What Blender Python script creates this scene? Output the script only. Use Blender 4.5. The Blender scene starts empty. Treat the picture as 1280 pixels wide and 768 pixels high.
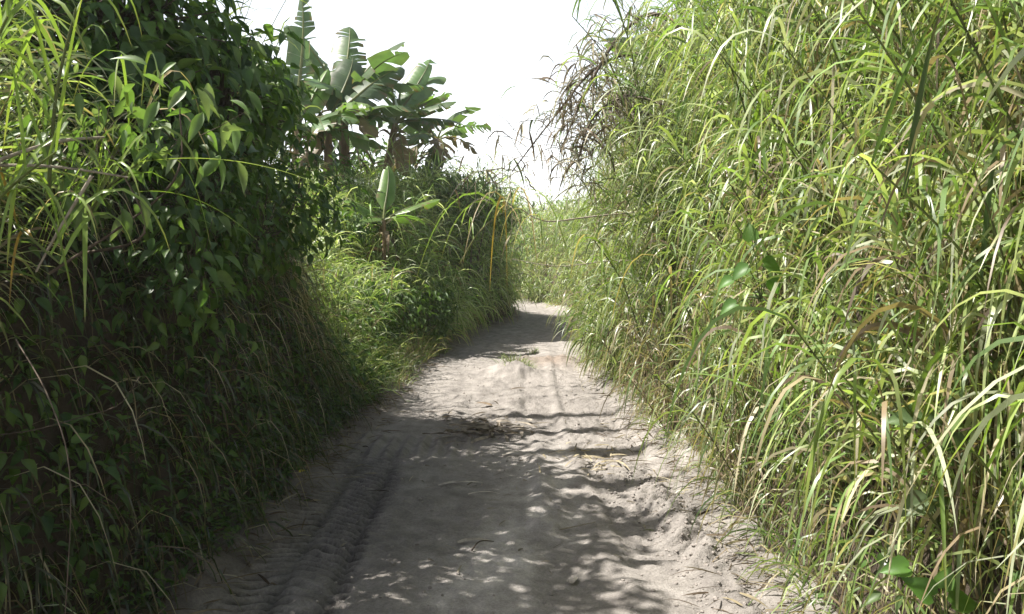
import bpy, math, random
import numpy as np
from mathutils import Vector, Matrix, Quaternion

# ------------------------------------------------------------------ camera, sky, sun, exposure
S = bpy.context.scene
C = S.collection
R = math.radians
EYE = 1.6
F = 1065.0                      # focal length in photo pixels
HOR = 320.0                     # horizon row in the photo

cd = bpy.data.cameras.new("camera"); cam = bpy.data.objects.new("camera", cd); C.objects.link(cam)
cam.location = (0, 0, EYE); cam.rotation_euler = (R(90), 0, 0)
cd.sensor_width = 36; cd.lens = 36 * F / 1280; cd.shift_y = -(384 - HOR) / 1280
cd.clip_start = 0.05; cd.clip_end = 2000
S.camera = cam

SUN = Vector((-0.63, 0.04, 0.97)).normalized()      # towards the sun: left and a little ahead
w = bpy.data.worlds.new("World"); S.world = w; w.use_nodes = True
nt = w.node_tree; nt.nodes.clear()
sky = nt.nodes.new("ShaderNodeTexSky"); sky.sky_type = 'NISHITA'; sky.sun_disc = False
sky.sun_elevation = math.asin(SUN.z); sky.sun_rotation = math.atan2(SUN.x, SUN.y)
sky.air_density = 1.0; sky.dust_density = 4.0; sky.ozone_density = 1.0
bg = nt.nodes.new("ShaderNodeBackground"); bg.inputs[1].default_value = 0.05
wo = nt.nodes.new("ShaderNodeOutputWorld")
nt.links.new(sky.outputs[0], bg.inputs[0])
# white tropical haze: thickest at the horizon all round, thinning out evenly towards the zenith
tc = nt.nodes.new("ShaderNodeTexCoord"); sx = nt.nodes.new("ShaderNodeSeparateXYZ"); nt.links.new(tc.outputs["Generated"], sx.inputs[0])
inv = nt.nodes.new("ShaderNodeMath"); inv.operation = 'SUBTRACT'; inv.inputs[0].default_value = 1; inv.use_clamp = True; nt.links.new(sx.outputs[2], inv.inputs[1])
pw = nt.nodes.new("ShaderNodeMath"); pw.operation = 'POWER'; pw.inputs[1].default_value = 2.6; nt.links.new(inv.outputs[0], pw.inputs[0])
ms = nt.nodes.new("ShaderNodeMath"); ms.operation = 'MULTIPLY'; ms.inputs[1].default_value = 1.05; nt.links.new(pw.outputs[0], ms.inputs[0])
hz = nt.nodes.new("ShaderNodeBackground"); hz.inputs[0].default_value = (.97, .985, 1, 1); nt.links.new(ms.outputs[0], hz.inputs[1])
ad = nt.nodes.new("ShaderNodeAddShader"); nt.links.new(bg.outputs[0], ad.inputs[0]); nt.links.new(hz.outputs[0], ad.inputs[1])
nt.links.new(ad.outputs[0], wo.inputs[0])
sl = bpy.data.lights.new("sun", 'SUN'); so = bpy.data.objects.new("sun", sl); C.objects.link(so)
sl.energy = 5.0; sl.angle = R(0.53); sl.color = (1.0, 0.955, 0.88)
so.rotation_euler = (-SUN).to_track_quat('-Z', 'Y').to_euler(); so.location = (-30, 20, 45)
S.view_settings.view_transform = 'Standard'; S.view_settings.look = 'None'
S.view_settings.exposure = 1.2; S.view_settings.gamma = 1.0
S.render.engine = 'CYCLES'
S.cycles.max_bounces = 6; S.cycles.diffuse_bounces = 3; S.cycles.glossy_bounces = 2
S.cycles.transmission_bounces = 4; S.cycles.transparent_max_bounces = 4

rng = np.random.default_rng(11); random.seed(11)
U = rng.uniform; N = rng.normal

def px(x, y, d):
    """a point at depth d on the ray through photo pixel x, y"""
    return np.array([(x - 640) / F * d, d, EYE + (HOR - y) / F * d])

# ------------------------------------------------------------------ materials
def nodes(name):
    m = bpy.data.materials.new(name); m.use_nodes = True
    t = m.node_tree; t.nodes.clear()
    return m, t, t.nodes.new, t.links.new

def leaf_mat(name, rough=0.42, trans=0.38, spec=0.5, tint=(1.15, 1.25, 0.55), var=0.25, scale=9.0):
    """foliage: colour from the mesh's own pigment attribute, broken up with noise; part of the light goes through"""
    m, t, n, l = nodes(name)
    at = n("ShaderNodeAttribute"); at.attribute_name = "pigment"
    oi = n("ShaderNodeObjectInfo")
    geo = n("ShaderNodeNewGeometry")
    no = n("ShaderNodeTexNoise"); no.inputs["Scale"].default_value = scale; no.inputs["Detail"].default_value = 3
    l(geo.outputs["Position"], no.inputs["Vector"])
    mr = n("ShaderNodeMapRange"); mr.inputs[1].default_value = .3; mr.inputs[2].default_value = .7
    mr.inputs[3].default_value = 1 - var; mr.inputs[4].default_value = 1 + var
    l(no.outputs[0], mr.inputs[0])
    m2 = n("ShaderNodeMapRange"); m2.inputs[3].default_value = .78; m2.inputs[4].default_value = 1.22
    l(oi.outputs["Random"], m2.inputs[0])
    mu = n("ShaderNodeMath"); mu.operation = 'MULTIPLY'; l(mr.outputs[0], mu.inputs[0]); l(m2.outputs[0], mu.inputs[1])
    vm = n("ShaderNodeVectorMath"); vm.operation = 'SCALE'; l(at.outputs["Color"], vm.inputs[0]); l(mu.outputs[0], vm.inputs["Scale"])
    p = n("ShaderNodeBsdfPrincipled"); l(vm.outputs[0], p.inputs["Base Color"])
    p.inputs["Roughness"].default_value = rough; p.inputs["Specular IOR Level"].default_value = spec
    tv = n("ShaderNodeVectorMath"); tv.operation = 'MULTIPLY'; tv.inputs[1].default_value = tint; l(vm.outputs[0], tv.inputs[0])
    tr = n("ShaderNodeBsdfTranslucent"); l(tv.outputs[0], tr.inputs["Color"])
    mx = n("ShaderNodeMixShader"); mx.inputs[0].default_value = trans
    l(p.outputs[0], mx.inputs[1]); l(tr.outputs[0], mx.inputs[2])
    o = n("ShaderNodeOutputMaterial"); l(mx.outputs[0], o.inputs[0])
    return m

def rough_mat(name, c1, c2, scale, rough=.9, bump=.3, attr=False, stretch=(1, 1, 1), dist=.02):
    m, t, n, l = nodes(name)
    geo = n("ShaderNodeTexCoord")
    mp = n("ShaderNodeMapping"); mp.inputs["Scale"].default_value = stretch; l(geo.outputs["Object"], mp.inputs[0])
    a = n("ShaderNodeTexNoise"); a.inputs["Scale"].default_value = scale; a.inputs["Detail"].default_value = 8; a.inputs["Roughness"].default_value = .65
    l(mp.outputs[0], a.inputs["Vector"])
    cr = n("ShaderNodeValToRGB"); cr.color_ramp.elements[0].position = .3; cr.color_ramp.elements[1].position = .7
    cr.color_ramp.elements[0].color = (*c1, 1); cr.color_ramp.elements[1].color = (*c2, 1)
    l(a.outputs[0], cr.inputs[0])
    p = n("ShaderNodeBsdfPrincipled"); p.inputs["Roughness"].default_value = rough; p.inputs["Specular IOR Level"].default_value = .25
    if attr:
        gr = n("ShaderNodeTexNoise"); gr.inputs["Scale"].default_value = 70; gr.inputs["Detail"].default_value = 7; gr.inputs["Roughness"].default_value = .8
        l(mp.outputs[0], gr.inputs["Vector"])
        gm = n("ShaderNodeMapRange"); gm.inputs[1].default_value = .34; gm.inputs[2].default_value = .66; gm.inputs[3].default_value = .72; gm.inputs[4].default_value = 1.24
        l(gr.outputs[0], gm.inputs[0])
        gv = n("ShaderNodeVectorMath"); gv.operation = 'SCALE'; l(cr.outputs[0], gv.inputs[0]); l(gm.outputs[0], gv.inputs["Scale"])
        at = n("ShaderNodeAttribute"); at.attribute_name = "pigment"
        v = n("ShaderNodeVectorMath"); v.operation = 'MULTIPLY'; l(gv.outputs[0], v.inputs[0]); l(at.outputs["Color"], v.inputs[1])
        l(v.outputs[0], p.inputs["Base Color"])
    else:
        l(cr.outputs[0], p.inputs["Base Color"])
    b = n("ShaderNodeTexNoise"); b.inputs["Scale"].default_value = scale * (9 if attr else 6); b.inputs["Detail"].default_value = 6; b.inputs["Roughness"].default_value = .7
    l(mp.outputs[0], b.inputs["Vector"])
    bu = n("ShaderNodeBump"); bu.inputs["Strength"].default_value = bump; bu.inputs["Distance"].default_value = dist
    l(b.outputs[0], bu.inputs["Height"]); l(bu.outputs[0], p.inputs["Normal"])
    o = n("ShaderNodeOutputMaterial"); l(p.outputs[0], o.inputs[0])
    return m

M_GRASS = leaf_mat("grass_blade", rough=.38, trans=.42, spec=.6)
M_LEAF = leaf_mat("broad_leaf", rough=.46, trans=.44, spec=.45, scale=14)
M_BANANA = leaf_mat("banana_leaf", rough=.40, trans=.46, spec=.5, scale=4)
M_DRY = leaf_mat("dry_leaf", rough=.75, trans=.18, spec=.2, tint=(1, .9, .7), scale=20, var=.35)
M_STEM = rough_mat("dead_stem", (.19, .16, .12), (.38, .33, .26), 30, stretch=(1, 1, .3))
M_BARK = rough_mat("bark", (.05, .04, .03), (.13, .1, .075), 14, stretch=(1, 1, .3))
M_TRUNK = rough_mat("banana_stem", (.09, .065, .04), (.30, .21, .13), 9, stretch=(1, 1, .18), bump=.5)
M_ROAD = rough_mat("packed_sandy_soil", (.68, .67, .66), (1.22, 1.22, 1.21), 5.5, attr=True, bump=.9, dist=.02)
M_SOIL = rough_mat("bank_soil", (.045, .034, .025), (.105, .082, .062), 3.5, bump=.8, dist=.05)
M_CLOD = rough_mat("soil_clod", (.22, .195, .175), (.36, .325, .30), 24, bump=.5)

# ------------------------------------------------------------------ mesh helpers
def mesh(name, V, Q, mat, col=None, smooth=True):
    """one mesh from numpy arrays; Q is one face array or a list of them"""
    if not isinstance(Q, list): Q = [Q]
    Q = [np.asarray(q, dtype=np.int32) for q in Q if len(q)]
    V = np.asarray(V, dtype=np.float32)
    me = bpy.data.meshes.new(name)
    me.vertices.add(len(V)); me.vertices.foreach_set("co", V.ravel())
    loops = np.concatenate([q.ravel() for q in Q]); cnt = np.concatenate([np.full(len(q), q.shape[1], np.int32) for q in Q])
    me.loops.add(len(loops)); me.loops.foreach_set("vertex_index", loops)
    me.polygons.add(len(cnt)); st = np.zeros(len(cnt), np.int32); st[1:] = np.cumsum(cnt)[:-1]
    me.polygons.foreach_set("loop_start", st)
    me.polygons.foreach_set("use_smooth", np.full(len(cnt), smooth))
    me.update(calc_edges=True)
    if col is not None:
        a = me.attributes.new("pigment", 'FLOAT_COLOR', 'POINT')
        c = np.ones((len(V), 4), np.float32); c[:, :3] = col
        a.data.foreach_set("color", c.ravel())
    me.materials.append(mat)
    return me

def link(name, me, parent=None, loc=None, kind=None):
    o = bpy.data.objects.new(name, me); C.objects.link(o)
    if parent is not None: o.parent = parent
    if loc is not None: o.location = loc
    if kind: o["kind"] = kind
    return o

def thing(name, label, cat, loc, group=None, me=None):
    o = bpy.data.objects.new(name, me); C.objects.link(o); o.location = loc
    if me is None: o.empty_display_size = .2
    o["label"] = label; o["category"] = cat
    if group: o["group"] = group
    return o

def nrm(v): return v / np.maximum(np.linalg.norm(v, axis=-1, keepdims=True), 1e-9)

class Acc:
    """collects vertex / face / colour arrays into one mesh"""
    def __init__(s): s.V = []; s.Q = {}; s.c = []; s.n = 0
    def add(s, V, Q, col):
        V = np.asarray(V).reshape(-1, 3)
        Q = np.asarray(Q); s.Q.setdefault(Q.shape[1], []).append(Q + s.n)
        s.V.append(V); s.c.append(np.broadcast_to(col, (len(V), 3)).astype(np.float32)); s.n += len(V)
    def mesh(s, name, mat, origin=None, smooth=True):
        V = np.concatenate(s.V)
        if origin is not None: V = V - np.asarray(origin)
        return mesh(name, V, [np.concatenate(q) for q in s.Q.values()], mat, np.concatenate(s.c), smooth)

def curve(p0, d0, L, droop, segs, power=1.3, wob=0.0):
    """N polylines that start at p0 along d0 and bend under their own weight -> (N, segs+1, 3) points and directions"""
    n = len(p0); P = np.zeros((n, segs + 1, 3)); D = np.zeros_like(P)
    P[:, 0] = p0; st = (L / segs)[:, None]
    side = N(0, 1, (n, 3)) * wob
    for i in range(segs + 1):
        t = i / segs
        g = np.zeros((n, 3)); g[:, 2] = -droop * t ** power
        D[:, i] = nrm(d0 + g + side * math.sin(t * 5))
        if i < segs: P[:, i + 1] = P[:, i] + D[:, i] * st
    return P, D

def blades(acc, p0, d0, L, W, droop, col, segs=6, fold=False, tip=None, power=1.3, twist=.6, wob=.03):
    """flat or V-folded tapering grass blades"""
    n = len(p0)
    if n == 0: return
    P, D = curve(p0, d0, L, droop, segs, power, wob)
    ref = np.tile([0, 0, 1.0], (n, 1)) + N(0, .25, (n, 3))
    tw0 = N(0, twist, n); tw1 = N(0, twist * 1.2, n)
    k = 3 if fold else 2
    V = np.zeros((n, segs + 1, k, 3)); col = np.broadcast_to(col, (n, 3)); cc = np.zeros((n, segs + 1, k, 3))
    s_prev = nrm(np.cross(d0 + 1e-3, ref))
    for i in range(segs + 1):
        t = i / segs; d = D[:, i]
        s = nrm(s_prev - d * (s_prev * d).sum(1, keepdims=True)); s_prev = s
        nn = np.cross(s, d); a = (tw0 + tw1 * t)[:, None]
        sd = s * np.cos(a) + nn * np.sin(a); up = np.cross(sd, d)
        wd = (W * min(1, .55 + 2.2 * t) * max(0.02, (1 - t ** 2.2)) ** .8 / 2)[:, None]
        if fold:
            V[:, i, 0] = P[:, i] - sd * wd + up * wd * .35; V[:, i, 1] = P[:, i]; V[:, i, 2] = P[:, i] + sd * wd + up * wd * .35
        else:
            V[:, i, 0] = P[:, i] - sd * wd; V[:, i, 1] = P[:, i] + sd * wd
        c = col
        if tip is not None:
            f = np.clip((t - tip[0]) / .35, 0, 1) * tip[1]
            f = np.asarray(f).reshape(-1, 1) if np.ndim(f) else f
            c = col * (1 - f) + np.array(tip[2]) * f
        cc[:, i] = c[:, None, :]
    base = (np.arange(n) * (segs + 1) * k)[:, None, None]
    i = (np.arange(segs) * k)[None, :, None]; j = np.arange(k - 1)[None, None, :]
    a = base + i + j
    Q = np.stack([a, a + 1, a + k + 1, a + k], -1).reshape(-1, 4)
    acc.add(V, Q, cc.reshape(-1, 3))

def tubes(acc, P, r0, r1, col, sides=3):
    """N polylines (N, m, 3) -> thin tapering tubes"""
    n, m, _ = P.shape
    T = np.zeros_like(P); T[:, 1:-1] = P[:, 2:] - P[:, :-2]; T[:, 0] = P[:, 1] - P[:, 0]; T[:, -1] = P[:, -1] - P[:, -2]
    T = nrm(T); ref = np.zeros_like(T); ref[..., 0] = .31; ref[..., 1] = .95
    a = nrm(np.cross(T, ref)); b = np.cross(T, a)
    r0 = np.broadcast_to(r0, n)[:, None, None]; r1 = np.broadcast_to(r1, n)[:, None, None]
    t = np.linspace(0, 1, m)[None, :, None]; r = r0 + (r1 - r0) * t
    V = np.stack([P + (a * math.cos(q) + b * math.sin(q)) * r for q in np.arange(sides) * 2 * math.pi / sides], 2)
    base = (np.arange(n) * m * sides)[:, None, None]; i = (np.arange(m - 1) * sides)[None, :, None]
    j = np.arange(sides)[None, None, :]; j2 = (j + 1) % sides
    Q = np.stack([base + i + j, base + i + j2, base + i + j2 + sides, base + i + j + sides], -1).reshape(-1, 4)
    col = np.broadcast_to(col, (n, 3))
    acc.add(V, Q, np.repeat(col, m * sides, 0))

def path_tube(acc, pts, r0, r1, col=(1, 1, 1), sides=7, m=14):
    """smooth tube through a few points"""
    pts = np.asarray(pts, float); k = len(pts); out = []
    for t in np.linspace(0, k - 1, m):
        i = min(int(t), k - 2); f = t - i
        p0 = pts[max(i - 1, 0)]; p1 = pts[i]; p2 = pts[i + 1]; p3 = pts[min(i + 2, k - 1)]
        out.append(.5 * (2 * p1 + (p2 - p0) * f + (2 * p0 - 5 * p1 + 4 * p2 - p3) * f * f + (3 * p1 - p0 - 3 * p2 + p3) * f ** 3))
    out = np.array(out); tubes(acc, out[None], r0, r1, np.array([col], float), sides)
    return out

_h = np.random.default_rng(5).uniform(-1, 1, (256, 256))
def vnoise(x, y):
    xi = np.floor(x).astype(int); yi = np.floor(y).astype(int); fx = x - xi; fy = y - yi
    fx = fx * fx * (3 - 2 * fx); fy = fy * fy * (3 - 2 * fy)
    g = lambda i, j: _h[i % 256, j % 256]
    return (g(xi, yi) * (1 - fx) + g(xi + 1, yi) * fx) * (1 - fy) + (g(xi, yi + 1) * (1 - fx) + g(xi + 1, yi + 1) * fx) * fy
def fbm(x, y, o=4):
    s = 0; a = 1
    for k in range(o): s = s + a * vnoise(x * 2 ** k + 17 * k, y * 2 ** k + 31 * k); a *= .5
    return s
def sstep(a, b, x):
    t = np.clip((x - a) / (b - a), 0, 1); return t * t * (3 - 2 * t)

# ------------------------------------------------------------------ ground: terrain sheet with the two banks, and the dirt road
_yy = [-12, 11, 12.5, 14.5, 18, 21, 24, 27, 30, 34, 40, 400]
_xl = [-1.55, -1.52, -1.5, -1.3, -.82, -.1, .08, -.9, -3.2, -7, -12, -60]
_xr = [1.3, 1.25, 1.28, 1.36, 1.55, 1.7, 1.75, 1.2, -.7, -4, -9, -55]
def XL(y): return np.interp(y, _yy, _xl) + .07 * vnoise(y * .9, y * 0 + 3.3)
def XR(y): return np.interp(y, _yy, _xr) + .08 * vnoise(y * .8, y * 0 + 9.7)
def HL(y): return np.interp(y, [-12, 2, 4, 6, 8.2, 9.4, 12.5, 14, 17, 22, 25, 30, 60], [1.5, 1.5, 2.0, 2.3, 2.1, 1.6, 1.6, 1.8, 2.1, 2.3, 1.6, 1.0, 1.0])
def WL(y): return np.interp(y, [0, 7.8, 9.4, 13, 15, 17, 19, 22, 24, 60], [.9, .8, 2.5, 2.8, 2.2, 1.4, .6, .35, 1.0, 2.5])
def HR(y): return np.interp(y, [-12, 3, 8, 14, 20, 26, 34, 60], [1.7, 1.8, 2.0, 2.2, 2.0, 1.4, 1.0, 1.4])
def WR(y): return np.interp(y, [0, 20, 60], [.85, .95, 2.5])
def H(x, y):
    x = np.asarray(x, float); y = np.asarray(y, float)
    l = XL(y) - x; r = x - XR(y)
    z = HL(y) * sstep(-.08, 1, l / WL(y)) + HR(y) * sstep(-.06, 1, r / WR(y))
    out = np.maximum(l, r)
    z = z + np.clip(out - 1.5, 0, 40) * .03 + .13 * fbm(x * 1.3, y * 1.3) * sstep(.05, .6, out)
    far = sstep(30, 70, np.hypot(x, y))
    end = sstep(33, 60, y) * sstep(-8, -3, x - np.interp(y, _yy, _xl) + 6)
    z = z + far * (1.3 + .9 * fbm(x * .03, y * .03)) + end * 1.2
    return z

def sheet(name, xs, ys, zf, mat, colf=None):
    X, Y = np.meshgrid(xs, ys); Z = zf(X, Y)
    V = np.stack([X, Y, Z], -1).reshape(-1, 3); m, n = X.shape
    a = (np.arange(m - 1)[:, None] * n + np.arange(n - 1)[None]).ravel()
    Q = np.stack([a, a + 1, a + n + 1, a + n], -1)
    return mesh(name, V, Q, mat, None if colf is None else colf(X, Y).reshape(-1, 3))

def graded(lo, hi, near, step, grow):
    a = [near]; s = step
    while a[-1] < hi: a.append(a[-1] + s); s *= grow
    b = [near]; s = step
    while b[-1] > lo: b.append(b[-1] - s); s *= grow
    return np.array(sorted(set(b + a)))

def ter(X, Y):
    z = H(X, Y); onroad = np.minimum(X - XL(Y), XR(Y) - X)
    return z - .09 * sstep(-.2, .05, onroad)
xs = np.concatenate([-graded(4, 900, 4, .3, 1.16)[::-1], np.arange(-3.9, 4, .1), graded(4, 900, 4, .3, 1.16)])
ys = np.concatenate([np.arange(-12, 40, .16), graded(40, 1200, 40, .4, 1.14)])
xs = np.unique(xs)
t = link("terrain", mesh("terrain", *(lambda: (None, None))(), M_SOIL) if False else sheet("terrain", xs, ys, ter, M_SOIL)); t["kind"] = "structure"

def road_h(X, Y):
    z = .035 * fbm(X * .9, Y * .5) + .012 * fbm(X * 5, Y * 3.2, 4) + .0045 * fbm(X * 22, Y * 20, 3) * (.5 + sstep(-.2, .6, fbm(X * 1.5 + 5, Y * .8, 2)) * 1.4)
    z = z + .016 * np.abs(fbm(X * 4 + 2, Y * 3.4, 3)) * sstep(.2, .7, X)
    near = sstep(13, 8, Y)
    # left wheel track: long grooves and lugs
    c = -1.1 + .06 * np.sin(Y * .55); u = X - c
    m = sstep(.32, .2, np.abs(u) + .05 * fbm(X * 6, Y * 5, 3)) * sstep(7.2, 6.0, Y) * sstep(-1.1, .0, fbm(X * 3.1, Y * 2.3, 3))
    lug = np.sin((Y + np.abs(u) * .55 + .035 * fbm(X * 4, Y * 4, 3)) * 2 * math.pi / .09)
    z = z - m * .030 + m * .024 * np.tanh(lug * 3) - m * .024 * (np.exp(-((u + .06) / .025) ** 2) + np.exp(-((u - .2) / .03) ** 2))
    # right wheel track, farther up and again near the grass
    c2 = .86 + .07 * np.sin(Y * .42 + 1); u2 = X - c2
    m2 = sstep(.3, .22, np.abs(u2)) * sstep(4.0, 4.8, Y) * sstep(15, 12, Y)
    lug2 = np.sin((Y - np.abs(u2) * .5) * 2 * math.pi / .10)
    z = z - m2 * .028 + m2 * .020 * np.tanh(lug2 * 3) * (.6 + .6 * fbm(X * 5, Y * 4, 2))
    c3 = .33 + .05 * np.sin(Y * .5); u3 = X - c3
    m3 = sstep(.2, .12, np.abs(u3)) * sstep(6.2, 8, Y) * sstep(15, 12, Y)
    z = z - m3 * .02 + m3 * .012 * np.sin((Y + np.abs(u3) * .4) * 2 * math.pi / .13)
    # scraped lumps where the old track was churned
    m4 = sstep(-.8, -.55, -np.abs(X + .95) ) * sstep(6.7, 7.0, Y) * sstep(7.9, 7.6, Y)
    z = z + m4 * .02 * np.sin(X * 2 * math.pi / .13 + Y)
    # crumbly ridge pushed up beside the right track
    rc = 1.0 - .05 * (Y - 4.5); rr = np.exp(-((X - rc) / .13) ** 2) * sstep(3.2, 3.8, Y) * sstep(6.4, 5.4, Y)
    z = z + rr * (.07 + .05 * fbm(X * 9, Y * 9, 3))
    rr = np.exp(-((X - .22) / .09) ** 2) * sstep(4.6, 5.2, Y) * sstep(8.6, 7.2, Y)
    z = z + rr * (.03 + .025 * fbm(X * 8, Y * 6, 3))
    # mound in the middle of the road and heaped reddish earth behind it
    z = z + .15 * np.exp(-((X - .02) / .33) ** 2 - ((Y - 11.6) / .42) ** 2) * (1 + .35 * fbm(X * 5, Y * 5, 3))
    z = z + .11 * np.exp(-((X - .62) / .5) ** 2 - ((Y - 12.9) / .5) ** 2) * (1 + .5 * fbm(X * 5, Y * 5, 3))
    z = z + .05 * np.exp(-((X - .05) / .3) ** 2 - ((Y - 9.3) / .4) ** 2) * (1 + .6 * fbm(X * 6, Y * 6, 3))
    # shoulders
    e = np.minimum(X - XL(Y), XR(Y) - X)
    z = z + .10 * sstep(.35, -.1, e) * (1 + .5 * fbm(X * 4, Y * 4, 3)) - .25 * sstep(-.12, -.35, e)
    return z
def road_c(X, Y):
    c = np.ones(X.shape + (3,)) * np.array([.272, .250, .232])
    n1 = fbm(X * 1.1 + 4, Y * .6); n2 = fbm(X * 6, Y * 3)
    # pale dry silt strip
    s = sstep(.42, .12, np.abs(X - np.interp(Y, [3, 4, 5.2, 8, 11], [-.25, -.15, .2, .35, .5]) + .1 * n1)) * sstep(8.5, 5, Y)
    c = c * (1 + (.75 * s * (.7 + .5 * np.clip(n2, -1, 1)))[..., None] * np.array([1, 1.03, 1.07]))
    c = c * (1 + .10 * n1 + .06 * n2)[..., None]
    # damp earth in the left track, grooves painted darker still for missing shade contrast
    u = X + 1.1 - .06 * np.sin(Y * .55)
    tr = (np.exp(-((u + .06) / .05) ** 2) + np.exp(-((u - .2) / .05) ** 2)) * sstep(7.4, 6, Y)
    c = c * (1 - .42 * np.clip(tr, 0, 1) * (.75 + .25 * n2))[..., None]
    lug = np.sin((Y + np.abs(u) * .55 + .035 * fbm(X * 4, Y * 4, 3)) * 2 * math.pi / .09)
    c = c * (1 - .55 * sstep(.3, .22, np.abs(u)) * sstep(7.2, 6, Y) * sstep(-1.1, .0, fbm(X * 3.1, Y * 2.3, 3)) * (lug < -.1))[..., None]  # lug hollows painted darker where skylight alone shades them weakly
    c = c * (1 + .10 * fbm(X * 14, Y * 9, 3))[..., None]
    d = sstep(.45, .0, X - XL(Y)) * (.75 + .4 * n2)  # darker, warmer tone towards the left verge
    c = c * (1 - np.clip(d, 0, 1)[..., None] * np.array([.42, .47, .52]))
    # churned patch with the litter, reddish heap
    d = np.exp(-((X + .2) / .35) ** 2 - ((Y - 8.1) / .6) ** 2); c = c * (1 - .4 * d)[..., None]
    d = np.exp(-((X - .6) / .5) ** 2 - ((Y - 12.9) / .5) ** 2); c = c * (1 - d[..., None] * np.array([.14, .24, .32]))
    d = sstep(.3, .7, fbm(X * 1.7 + 9, Y * .9 + 2)) * sstep(7, 4.5, Y) * sstep(.1, .5, X); c = c * (1 - .25 * d)[..., None]
    return c
ry = [-4.0]
while ry[-1] < 38:
    y = ry[-1]; ry.append(y + (.15 if y < 2.9 else .0125 * max(1, (y / 4.4)) ** 1.6))
ry = np.array(ry); k = np.linspace(0, 1, 236)
Y, K = np.meshgrid(ry, k, indexing='ij')
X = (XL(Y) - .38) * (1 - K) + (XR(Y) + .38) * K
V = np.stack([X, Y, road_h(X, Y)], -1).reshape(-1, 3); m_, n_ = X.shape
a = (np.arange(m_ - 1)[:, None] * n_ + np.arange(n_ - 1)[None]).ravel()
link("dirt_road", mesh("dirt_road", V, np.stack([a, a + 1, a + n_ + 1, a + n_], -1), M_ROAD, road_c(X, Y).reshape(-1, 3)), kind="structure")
def G(x, y):
    """ground height: road or bank"""
    x = np.asarray(x, float); y = np.asarray(y, float)
    return np.where((x > XL(y)) & (x < XR(y)), road_h(x, y), np.maximum(ter(x, y), 0))

# ------------------------------------------------------------------ pigments
GREENS = np.array([[.220, .280, .090], [.150, .220, .066], [.275, .325, .135], [.115, .180, .058], [.330, .355, .240]])
DRY = np.array([[.38, .32, .20], [.25, .19, .12], [.46, .41, .29], [.17, .125, .085]])
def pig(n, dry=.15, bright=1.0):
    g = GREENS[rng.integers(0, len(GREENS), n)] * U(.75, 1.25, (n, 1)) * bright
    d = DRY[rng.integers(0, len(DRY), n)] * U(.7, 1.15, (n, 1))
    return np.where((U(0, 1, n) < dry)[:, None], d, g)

def cane_mass(acc, x, y, z, hgt, lean, nleaf, L, W, dry=.15, bright=1.0, segs=6, stem_r=.006, stem_lean=.22, start=.12, out=.75, droop=(1.2, 2.4), power=1.3):
    """many grass canes: thin stems that lean, each with long arching blades in two ranks"""
    n = len(x); d0 = np.stack([lean[0] + N(0, stem_lean, n), lean[1] + N(0, stem_lean, n), np.ones(n)], -1)
    P, D = curve(np.stack([x, y, z], -1), nrm(d0), hgt, .45 * U(.2, 1.3, n), 6, 1.6, .03)
    dry = np.broadcast_to(dry, n).astype(float)
    sc = np.where((U(0, 1, n) < .08 + dry)[:, None], [[.32, .26, .15]], [[.15, .17, .06]]) * U(.6, 1.2, (n, 1))
    tubes(acc, P, stem_r, stem_r * .5, sc)
    t = np.tile(np.linspace(start, 1, nleaf), (n, 1)) + U(-.05, .05, (n, nleaf)); t = np.clip(t, 0, .999)
    i = (t * 6).astype(int); f = (t * 6 - i)[..., None]; r = np.arange(n)[:, None]
    p = P[r, i] * (1 - f) + P[r, i + 1] * f; d = D[r, i]
    az = U(0, 2 * math.pi, n)[:, None] + np.arange(nleaf)[None] * math.pi + N(0, .6, (n, nleaf))
    o = np.stack([np.cos(az), np.sin(az), np.zeros_like(az)], -1)
    o[..., 0] += lean[0] * .8
    d0 = nrm(d * U(.5, 1.1, (n, nleaf, 1)) + o * out * U(.6, 1.3, (n, nleaf, 1)))
    k = n * nleaf; s = U(.65, 1.2, k) * np.repeat(L if np.ndim(L) else np.full(n, L), nleaf)
    age = np.clip(1.1 - t.ravel() * 1.25, 0, 1)
    c = pig(k, 0, bright); dd = U(0, 1, k) < np.repeat(dry, nleaf) * (.35 + 2.2 * age); c[dd] = pig(int(dd.sum()), 1)
    blades(acc, p.reshape(-1, 3), d0.reshape(-1, 3), s, W * U(.6, 1.2, k), U(*droop, k), c, segs, power=power, tip=(.62, (U(0, 1, k) < .35) * U(.2, 1, k), (.30, .23, .11)))

# ------------------------------------------------------------------ right-hand grass wall (nobody could count it)
def right_mass(name, n, y0, y1, u0, u1, hmin, hmax, nleaf, L, W, dry, lean=-.28, segs=6, bias=1.0, **kw):
    acc = Acc(); k = n // 9; cy = y0 + (y1 - y0) * U(0, 1, k) ** bias; cu = U(u0, u1, k)      # stools of about nine canes
    q = rng.integers(0, k, n); y = cy[q] + N(0, .10, n); u = np.clip(cu[q] + N(0, .10, n), u0, None)
    x = XR(y) + u; h = (hmin + (hmax - hmin) * np.clip(u / 1.3, 0, 1)) * U(.65, 1.15, n) * (1 + .22 * vnoise(y * .9, u))
    f = np.clip(.5 + .9 * fbm(y * .7 + 3, u * 1.5 + 8, 3), 0, 1)
    cane_mass(acc, x, y, H(x, y) - .03, h, (lean, 0), nleaf, L, W, dry * (.35 + 2.0 * f ** 2), segs=segs, **kw)
    return link(name, acc.mesh(name, M_GRASS), kind="stuff")
RA = dict(out=.55, droop=(1.4, 3.6), stem_lean=.24); RB = dict(out=.55, droop=(2.4, 6.5), stem_lean=.24, power=1.35, bright=1.1)
right_mass("tall_grass", 1000, .9, 8.5, .25, 2.3, .8, 2.5, 13, .55, .016, .11, lean=-.10, segs=8, **RA)
right_mass("tall_grass", 1400, .9, 8.5, .22, 2.3, .8, 2.5, 13, .60, .0165, .11, lean=-.12, segs=8, **RB)
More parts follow.
